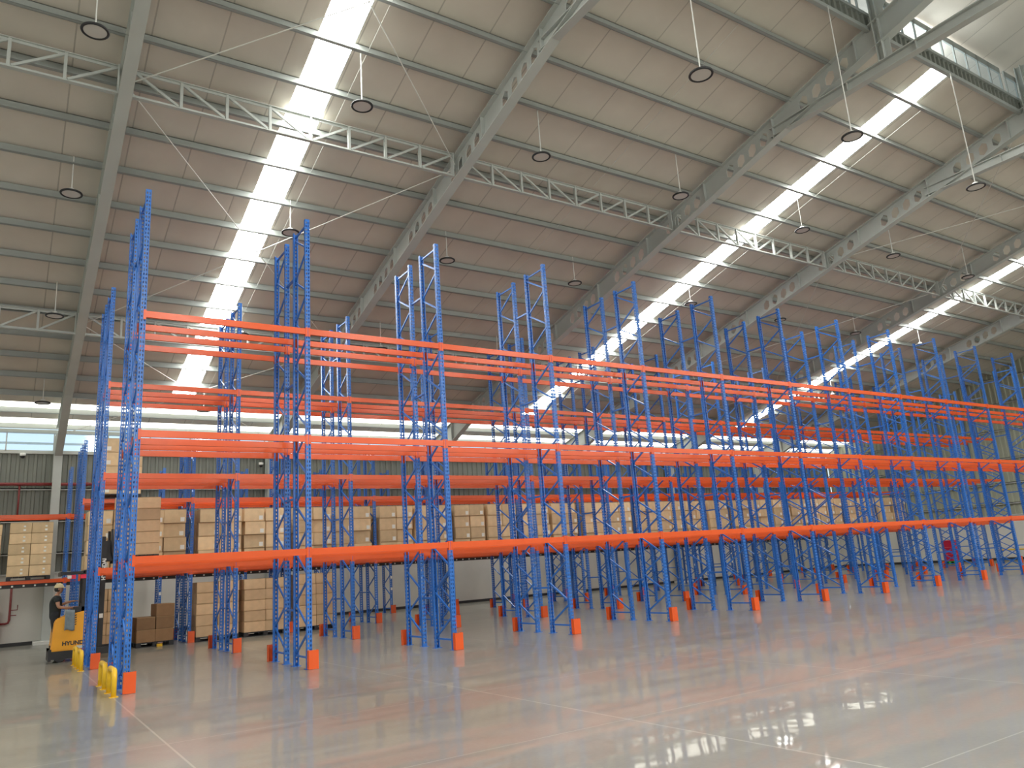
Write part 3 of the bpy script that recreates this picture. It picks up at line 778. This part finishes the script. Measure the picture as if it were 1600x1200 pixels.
stack(0.2, 10.24, 0.0, 2, 5, 0.52, 0.5, 0.292, M_CARD2, None, 'on floor behind the truck mast', g4)
stack(1.46, 10.24, 0.0, 2, 3, 0.46, 0.5, 0.325, M_CARD3, None, 'dark, low stack on floor right of the mast', g4, skip=((0, 2),))
stack(2.95, 10.16, 0.0, 2, 5, 0.57, 0.5, 0.295, M_CARD2, None, 'on floor, second bay, left pallet', g4)
stack(4.24, 10.10, 0.0, 2, 5, 0.60, 0.5, 0.295, M_CARD2, None, 'on floor, second bay, right pallet', g4)
stack(5.76, 10.12, 0.0, 2, 5, 0.60, 0.5, 0.305, M_CARD2, None, 'on floor, third bay', g4)
# load on the truck's forks
stack(0.59, 8.42, 2.25, 1, 5, 1.06, 0.46, 0.288, M_CARD2, None, 'on the raised forks', 'cartons on the raised forks', ny=2, rz=-0.09, pal_label='black pallet on the raised forks of the truck')
tag(MB().box(0, 0.13, 0, 0.12, 0.0, 0.07).box(0.02, 0.11, -0.01, 0.0, 0.01, 0.06).obj('wheel_chock', M_YELLOW, None, (1.95, 10.02, 0)), 'small yellow block on the floor in front of the dark cartons', 'block')

# ------------------------------------------------------------------ reach truck
def text_mesh(s, size, name, mat, ext=0.002):
    cu = bpy.data.curves.new(name, 'FONT'); cu.body = s; cu.size = size; cu.extrude = ext; cu.offset = 0.004*size/0.1; cu.align_x = 'LEFT'; cu.resolution_u = 3
    o = bpy.data.objects.new(name, cu); col.objects.link(o)
    dg = bpy.context.evaluated_depsgraph_get(); me = bpy.data.meshes.new_from_object(o.evaluated_get(dg)); bpy.data.objects.remove(o)
    me.name = name; me.materials.clear(); me.materials.append(mat); return me
TY0, TY1 = 8.02, 9.02
tr = thing('reach_truck', 'yellow and black reach truck driving into the aisle with raised forks', 'forklift', (0,0,0))
bo = bmesh.new()
# side outline of the yellow hood in x-z, extruded in y and bevelled
outl = [(-0.62,0.25),(0.30,0.25),(0.30,1.12),(0.02,1.12),(-0.22,1.07),(-0.34,1.03),(-0.53,0.98),(-0.58,0.9)]
vs0 = [bo.verts.new((x, TY0, z)) for x, z in outl]; vs1 = [bo.verts.new((x, TY1, z)) for x, z in outl]
bo.faces.new(vs0); bo.faces.new(vs1[::-1])
for i in range(len(outl)): j = (i+1) % len(outl); bo.faces.new((vs0[j], vs0[i], vs1[i], vs1[j]))
bmesh.ops.recalc_face_normals(bo, faces=bo.faces); bmesh.ops.bevel(bo, geom=list(bo.edges), offset=0.02, segments=2, affect='EDGES')
me = bpy.data.meshes.new('hood'); bo.to_mesh(me); bo.free(); me.materials.append(M_TRUCK); hood = put('hood', me, tr)
vent = MB()
for q in range(5): z = 0.80+q*0.052; vent.hexa([(-0.185,TY0-0.003,z),(-0.13,TY0-0.003,z+0.02),(-0.13,TY0+0.003,z+0.02),(-0.185,TY0+0.003,z),(-0.185,TY0-0.003,z+0.022),(-0.13,TY0-0.003,z+0.042),(-0.13,TY0+0.003,z+0.042),(-0.185,TY0+0.003,z+0.022)])
vent.obj('vent', M_BLACK, hood)
tm_ = text_mesh('HYUNDAI', 0.125, 'lettering', M_DARK)
l1 = put('lettering', tm_, tr, (-0.40, TY0-0.003, 0.37)); l1.rotation_euler = (math.pi/2, 0, 0); l1.scale = (1.0, 1, 1)
l1['label'] = 'dark HYUNDAI lettering on the yellow side'
MB().box(-0.10, 0.12, TY0-0.004, TY0, 0.28, 0.345).obj('rating_plate', M_SILL, tr)
MB().box(-0.64, 0.36, TY0+0.03, TY1-0.03, 0.07, 0.25).box(-0.66, -0.60, TY0+0.02, TY1-0.02, 0.04, 0.30).obj('chassis', M_BLACK, tr)
MB().box(-0.20, 0.28, TY0+0.04, TY1-0.04, 1.10, 1.22).box(-0.02, 0.26, TY0+0.1, TY1-0.1, 1.2, 1.30).obj('dashboard', M_BLACK, tr)
def wheel(x, y, r_, w_):
    mb = MB(); k = 20; prof = [(-w_/2, r_*0.3), (-w_/2, r_*0.92), (-w_/2*0.8, r_), (w_/2*0.8, r_), (w_/2, r_*0.92), (w_/2, r_*0.3)]
    vs = []; fs = []
    for (yy, rad) in prof:
        for t in range(k): vs.append((rad*math.cos(t*2*math.pi/k), yy, rad*math.sin(t*2*math.pi/k)))
    for i in range(len(prof)-1):
        for t in range(k): fs.append((i*k+t, i*k+(t+1)%k, (i+1)*k+(t+1)%k, (i+1)*k+t))
    fs.append(tuple(range(k))); fs.append(tuple(5*k+t for t in range(k))[::-1])
    return mb.add(vs, fs).obj('wheel', M_DARK, tr, (x, y, r_))
wheel(-0.42, TY0+0.1, 0.14, 0.1); wheel(-0.42, TY1-0.1, 0.14, 0.1); wheel(0.88, TY0+0.06, 0.12, 0.1); wheel(0.88, TY1-0.06, 0.12, 0.1)
for yy in (TY0, TY1-0.12): MB().box(0.3, 1.02, yy, yy+0.12, 0.10, 0.26).obj('outrigger', M_BLACK, tr)
for yy in (TY0+0.08, TY1-0.20):
    MB().box(0.33, 0.44, yy, yy+0.12, 0.12, 2.72).obj('mast_rail', M_BLACK, tr)
for yy in (TY0+0.22, TY1-0.32): MB().box(0.34, 0.42, yy, yy+0.10, 0.5, 2.85).obj('inner_mast', M_BLACK, tr)
MB().box(0.34, 0.43, TY0+0.1, TY1-0.1, 2.62, 2.72).box(0.34, 0.43, TY0+0.1, TY1-0.1, 1.5, 1.6).box(0.35, 0.41, TY0+0.24, TY1-0.24, 2.77, 2.85).obj('mast_crossbar', M_BLACK, tr)
lm_ = put('lettering', text_mesh('HYUNDAI', 0.115, 'lettering', M_WHITE), tr, (0.43, TY0+0.076, 1.80)); lm_.rotation_euler = (math.pi/2, -math.pi/2, 0)
lm_['label'] = 'white HYUNDAI lettering running up the mast'
MB().box(0.345, 0.425, TY0+0.074, TY0+0.08, 0.92, 1.02).obj('mast_sticker', M_STICKER, tr)
# overhead guard on front posts
for (a, b2) in ((TY0+0.04, TY0+0.16), (TY1-0.16, TY1-0.04)): MB().box(-0.04, 0.14, a, b2, 1.1, 2.06).box(0.10, 0.40, a+0.02, b2-0.02, 1.5, 1.58).obj('guard_post', M_BLACK, tr)
og = MB(); 
for yy in (TY0+0.04, TY0+0.3, TY0+0.6, TY1-0.09): og.box(-0.50, 0.1, yy, yy+0.05, 1.99, 2.04)
og.box(-0.52, -0.46, TY0+0.03, TY1-0.03, 1.96, 2.05); og.box(0.0, 0.1, TY0+0.03, TY1-0.03, 1.97, 2.06)
og.obj('overhead_guard', M_BLACK, tr)
MB().box(-0.36, -0.20, TY0+0.0, TY0+0.05, 1.87, 1.96).obj('tail_lamp', M_LAMPRED, tr); MB().box(-0.10, 0.02, TY0+0.0, TY0+0.05, 1.87, 1.96).obj('tail_lamp', M_LAMPRED, tr)
MB().box(-0.37, -0.29, TY0-0.01, TY0+0.0, 1.88, 1.95).obj('lamp_lens', M_WHITE, tr)
# carriage, fork and load backrest
MB().box(0.44, 0.60, TY0+0.18, TY1-0.18, 2.26, 2.75).obj('carriage', M_BLACK, tr)
for yy in (8.30, 8.68):
    MB().box(0.60, 1.60, yy, yy+0.10, 2.205, 2.245).box(0.585, 0.62, yy, yy+0.10, 2.205, 2.5).obj('fork', M_BLACK, tr)
pts = [(0.55,0,3.02),(0.555,0,2.6),(0.575,0,2.40),(0.63,0,2.28),(0.70,0,2.235)]
for yy in (TY0+0.14, TY1-0.14): MB().tube([(p[0], yy, p[2]) for p in pts], 0.035, 8).obj('load_backrest', M_BLACK, tr, smooth=True)
MB().tube([(0.10,TY0+0.3,1.25),(0.06,TY0+0.3,1.36),(0.0,TY0+0.3,1.38)], 0.018, 8).obj('control_lever', M_BLACK, tr)
MB().box(-0.66, -0.42, TY0+0.06, TY1-0.06, 0.25, 0.30).obj('platform', M_DARK, tr)

# grey cloth hung over the truck's side
cb = MB(); nx_, nz_ = 8, 12; vs = []; fs = []
for j in range(nz_+1):
    for i in range(nx_+1):
        u_, v_ = i/nx_, j/nz_; x = -0.37+0.19*u_+0.02*v_*(u_-0.2); 
        if v_ < 0.2: y = TY0+0.06-0.09*(v_/0.2); z = 1.155-0.02*(v_/0.2)-0.0
        else: y = TY0-0.03-0.012*math.sin(u_*9+v_*2)*v_; z = 1.135-(v_-0.2)*0.54+0.02*math.sin(u_*6)
        vs.append((x, y, z))
for j in range(nz_):
    for i in range(nx_): a = j*(nx_+1)+i; fs.append((a, a+1, a+nx_+2, a+nx_+1))
cb.add(vs, fs); o = cb.obj('cloth', M_CLOTH, smooth=True); sm_ = o.modifiers.new('s', 'SOLIDIFY'); sm_.thickness = 0.008
tag(o, 'grey cloth hanging over the yellow side of the truck', 'cloth')

# ------------------------------------------------------------------ the driver
def skin_obj(name, nodes, edges, mat, parent, sub=2, root=0):
    me = bpy.data.meshes.new(name); me.from_pydata([n[0] for n in nodes], edges, [])
    o = bpy.data.objects.new(name, me); col.objects.link(o)
    sk = o.modifiers.new('skin', 'SKIN'); sk.use_smooth_shade = True
    su = o.modifiers.new('sub', 'SUBSURF'); su.levels = sub; su.render_levels = sub
    for i, n in enumerate(nodes):
        r_ = n[1]; r_ = (r_, r_) if not isinstance(r_, tuple) else r_
        me.skin_vertices[0].data[i].radius = r_; me.skin_vertices[0].data[i].use_root = (i == root)
    dg = bpy.context.evaluated_depsgraph_get(); m2 = bpy.data.meshes.new_from_object(o.evaluated_get(dg)); bpy.data.objects.remove(o)
    m2.name = name; m2.materials.clear(); m2.materials.append(mat)
    for p in m2.polygons: p.use_smooth = True
    return m2
PX, PY, PZ = -0.56, 8.46, 0.305
pn = thing('person', 'person in black T-shirt and beige cap driving the yellow truck', 'person', (PX, PY, PZ))
# local frame: +x forward, -y is the near (right) side
nodes = [((0,0,0.76),(0.08,0.06)), ((0,0,0.90),(0.08,0.06)), ((0.005,0,1.04),(0.09,0.07)), ((0.01,0,1.13),(0.09,0.06)), ((0.02,0,1.20),0.052), ((0.035,0,1.27),0.048),
         ((0.01,-0.15,1.135),0.055), ((0.06,-0.21,0.93),0.040), ((0.26,-0.17,0.90),0.032), ((0.38,-0.13,0.905),0.022), ((0.43,-0.12,0.905),(0.034,0.02)),
         ((0.01,0.15,1.135),0.055), ((0.10,0.21,0.97),0.040), ((0.25,0.17,1.03),0.032), ((0.36,0.14,1.05),0.022), ((0.41,0.13,1.05),(0.034,0.02)),
         ((0,-0.085,0.68),0.06), ((0.03,-0.09,0.38),0.055), ((0,-0.09,0.07),0.038), ((0.10,-0.095,0.03),(0.035,0.028)),
         ((0,0.085,0.68),0.06), ((0.03,0.09,0.38),0.055), ((0,0.09,0.07),0.038), ((0.10,0.095,0.03),(0.035,0.028))]
edges = [(0,1),(1,2),(2,3),(3,4),(4,5),(3,6),(6,7),(7,8),(8,9),(9,10),(3,11),(11,12),(12,13),(13,14),(14,15),(0,16),(16,17),(17,18),(18,19),(0,20),(20,21),(21,22),(22,23)]
def add_fingers(base_i, s):
    bx, by, bz = nodes[base_i][0]
    for q, (dy, L) in enumerate(((-0.024,0.055),(-0.008,0.064),(0.008,0.060),(0.023,0.048))):
        i0 = len(nodes)
        nodes.append(((bx+0.03, by+dy, bz+0.004), 0.009)); nodes.append(((bx+0.03+L*0.55, by+dy*1.1, bz), 0.0085)); nodes.append(((bx+0.03+L*0.85, by+dy*1.1, bz-0.022), 0.0075))
        edges.extend([(base_i, i0), (i0, i0+1), (i0+1, i0+2)])
    i0 = len(nodes); nodes.append(((bx-0.01, by+s*0.032, bz-0.004), 0.011)); nodes.append(((bx+0.022, by+s*0.048, bz-0.012), 0.009)); edges.extend([(base_i, i0), (i0, i0+1)])
add_fingers(10, 1); add_fingers(15, -1)
body = skin_obj('body', nodes, edges, M_SKIN, pn)
# head joined into the same mesh
bh = bmesh.new(); bh.from_mesh(body)
hb = bmesh.new(); bmesh.ops.create_uvsphere(hb, u_segments=24, v_segments=18, radius=1)
HC = Vector((0.055, 0, 1.355))
for v in hb.verts:
    x, y, z = v.co
    X = x*0.088; Y_ = y*0.072; Z = z*0.112
    if z < 0: Y_ *= 1+0.28*z; X = X*(1+0.12*z) + (0.012*(-z) if x > 0 else 0.022*(-z))
    if x > 0.6:
        X -= 0.006
        if abs(y) < 0.17 and -0.32 < z < 0.12: X += 0.022*(1-abs(y)/0.17)*(0.35+(0.12-z))      # nose
        if 0.05 < z < 0.28 and 0.15 < abs(y) < 0.5: X -= 0.008                                  # eye sockets
        if -0.62 < z < -0.42 and abs(y) < 0.28: X += 0.005                                       # lips
    v.co = Vector((X, Y_, Z)) + HC
me2 = bpy.data.meshes.new('tmp'); hb.to_mesh(me2); hb.free(); bh.from_mesh(me2)
for sy in (-1, 1):
    eb = bmesh.new(); bmesh.ops.create_uvsphere(eb, u_segments=10, v_segments=8, radius=1)
    for v in eb.verts: v.co = Vector((v.co.x*0.016+0.048, v.co.y*0.009+sy*0.073, v.co.z*0.030+1.35))
    mt = bpy.data.meshes.new('e'); eb.to_mesh(mt); eb.free(); bh.from_mesh(mt)
bh.to_mesh(body); bh.free()
for p in body.polygons: p.use_smooth = True
bo_ = put('body', body, pn)
ey = MB()
for sy in (-1, 1): ey.lathe([(0.001,-0.008),(0.008,-0.005),(0.010,0),(0.008,0.005),(0.001,0.008)], 10, (0.126, sy*0.026, 1.372))
ey.obj('eyes', M_BLACK, pn, smooth=True)
sn = [((0,0,0.62),(0.12,0.10)), ((0,0,0.92),(0.135,0.105)), ((0.005,0,1.05),(0.155,0.115)), ((0.01,0,1.15),(0.14,0.095)), ((0.02,0,1.205),0.07),
      ((0.01,-0.165,1.14),0.068), ((0.035,-0.20,1.03),0.062), ((0.01,0.165,1.14),0.068), ((0.04,0.20,1.04),0.062)]
put('shirt', skin_obj('shirt', sn, [(0,1),(1,2),(2,3),(3,4),(3,5),(5,6),(3,7),(7,8)], M_SHIRT, pn), pn)
tn = [((0,0,0.90),(0.115,0.09)), ((0,0,0.74),(0.12,0.095)), ((0,-0.088,0.66),0.09), ((0.03,-0.092,0.38),0.072), ((0,-0.092,0.06),0.06), ((0,0.088,0.66),0.095), ((0.03,0.092,0.38),0.072), ((0,0.092,0.06),0.06)]
put('trousers', skin_obj('trousers', tn, [(0,1),(1,2),(2,3),(3,4),(1,5),(5,6),(6,7)], M_TROUSERS, pn), pn)
def half_dome(name, rx, ry, rz_, zmin, c, mat, tilt=0.0):
    mb = MB(); nn = 20; rings = 7; vs = []; fs = []
    for i in range(rings+1):
        ph = zmin + (math.pi/2-zmin)*i/rings
        for t in range(nn): vs.append((c[0]+rx*math.cos(ph)*math.cos(t*2*math.pi/nn), c[1]+ry*math.cos(ph)*math.sin(t*2*math.pi/nn), c[2]+rz_*math.sin(ph)))
    for i in range(rings):
        for t in range(nn): fs.append((i*nn+t, i*nn+(t+1)%nn, (i+1)*nn+(t+1)%nn, (i+1)*nn+t))
    mb.add(vs, fs); return mb
half_dome('hair', 0.084, 0.077, 0.100, -0.75, (0.036,0,1.362), M_HAIR).obj('hair', M_HAIR, pn, smooth=True)
cp = half_dome('cap', 0.104, 0.090, 0.105, -0.02, (0.050,0,1.385), M_CAP)
vs = []; nn = 12
for (rad, dz) in ((0.095, 0.0), (0.165, -0.012)):
    for t in range(nn+1):
        a = -1.1 + 2.2*t/nn; vs.append((0.05+rad*math.cos(a)*(1.05), min(1, rad/0.12)*0.085*math.sin(a)/0.9, 1.395+dz))
lo = [(x, y, z-0.008) for x, y, z in vs]; n2_ = len(vs)
fs = [(t, t+1, nn+1+t+1, nn+1+t) for t in range(nn)] + [(n2_+t+1, n2_+t, n2_+nn+1+t, n2_+nn+2+t) for t in range(nn)] + [(nn+1+t, nn+2+t, n2_+nn+2+t, n2_+nn+1+t) for t in range(nn)]
cp.add(vs+lo, fs); cp.obj('cap', M_CAP, pn, smooth=True)
MB().box(-0.07,0.15,-0.135,-0.045,0,0.07).obj('shoe', M_DARK, pn); MB().box(-0.07,0.15,0.045,0.135,0,0.07).obj('shoe', M_DARK, pn)

# ------------------------------------------------------------------ services on the wall
yw = WALL_Y-0.26
t = thing('sprinkler_pipe', 'dark red pipe running along the corrugated wall at the left', 'pipe', (0,0,0))
MB().tube([(-9,yw,5.31),(0.95,yw,5.31)], 0.055, 10).obj('main_pipe', M_DKRED, t, smooth=True)
for X in (-1.4, -4.5): MB().tube([(X,yw,5.31),(X,yw,4.2)], 0.03, 8).obj('drop_pipe', M_DKRED, t, smooth=True)
cj = MB()
for X in (-6, -3, -0.42, 0.6): cj.tube([(X-0.05,yw,5.31),(X+0.05,yw,5.31)], 0.07, 10)
cj.obj('pipe_coupling', M_DKRED, t)
t = thing('hydrant_pipe', 'thin dark red riser pipe on the white wall at the left edge', 'pipe', (0,0,0))
MB().tube([(-1.39,17.7,1.95),(-1.39,17.7,0.85),(-1.42,17.7,0.76),(-1.5,17.7,0.74),(-1.66,17.7,0.74)], 0.035, 8).obj('riser', M_DKRED, t, smooth=True)
MB().tube([(-1.39,17.7,1.16),(-1.18,17.7,1.16),(-1.18,17.7,1.32)], 0.015, 6).tube([(-1.39,17.7,0.99),(-1.2,17.7,0.99)], 0.015, 6).obj('valve', M_DKRED, t)
t = thing('hose_cabinet', 'red hose cabinet on the white wall, cut by the left edge', 'cabinet', (0,0,0))
MB().box(-2.35, -1.66, 17.55, 17.85, 0.15, 1.12).obj('cabinet_box', M_RED, t); MB().box(-2.30, -1.70, 17.53, 17.55, 0.2, 1.07).obj('door', M_RED, t)
def camera_dome(x, z, lab):
    t = thing('security_camera', lab, 'camera', (x, WALL_Y-0.22, z))
    MB().lathe([(0.001,0.06),(0.09,0.06),(0.09,-0.02),(0.075,-0.04)], 16).obj('housing', M_WHITE, t, smooth=True)
    MB().lathe([(0.075,-0.04),(0.06,-0.09),(0.03,-0.12),(0.001,-0.125)], 16).obj('dome', M_BLACK, t, smooth=True)
    MB().box(-0.03, 0.03, 0.0, 0.16, 0.03, 0.07).obj('bracket', M_WHITE, t)
camera_dome(-1.38, 6.33, 'white dome security camera under the window strip at the left')
camera_dome(6.72, 6.12, 'white dome security camera beside the second wall column')

# small white location tags on two wall-side rack posts
# ------------------------------------------------------------------ things by the end wall
def crate(x, y, z, lab):
    t = thing('plastic_crate', lab, 'crate', (x, y, z), 0, 'crimson crates by the end wall')
    MB().box(0, 0.6, 0, 0.02, 0, 0.36).box(0, 0.6, 0.58, 0.6, 0, 0.36).box(0, 0.02, 0.02, 0.58, 0, 0.36).box(0.58, 0.6, 0.02, 0.58, 0, 0.36).box(0.02, 0.58, 0.02, 0.58, 0, 0.02).obj('crate_body', M_CRIMSON, t)
    MB().box(-0.02, 0.62, -0.02, 0.0, 0.32, 0.37).box(-0.02, 0.0, 0, 0.6, 0.32, 0.37).obj('rim', M_LAMPRED, t)
pallet(41.95, 9.60, 0, 0.7, 0.7, 'green plastic pallet under the crimson crates', 'plastic pallets', M_GREEN)
for h_ in range(3): crate(42.0, 9.65, 0.127+h_*0.375, 'crimson plastic crate by the end wall, %s of three' % ['bottom', 'middle', 'top'][h_])
t = thing('safety_rail', 'low yellow safety rail in front of the end wall', 'rail', (43.4, 5.9, 0))
MB().tube([(0,0,0),(0,0,0.55),(0,2.2,0.55),(0,2.2,0)], 0.04, 8).obj('rail_tube', M_YELLOW, t)
MB().tube([(0,1.1,0),(0,1.1,0.55)], 0.035, 8).obj('rail_post', M_YELLOW, t)
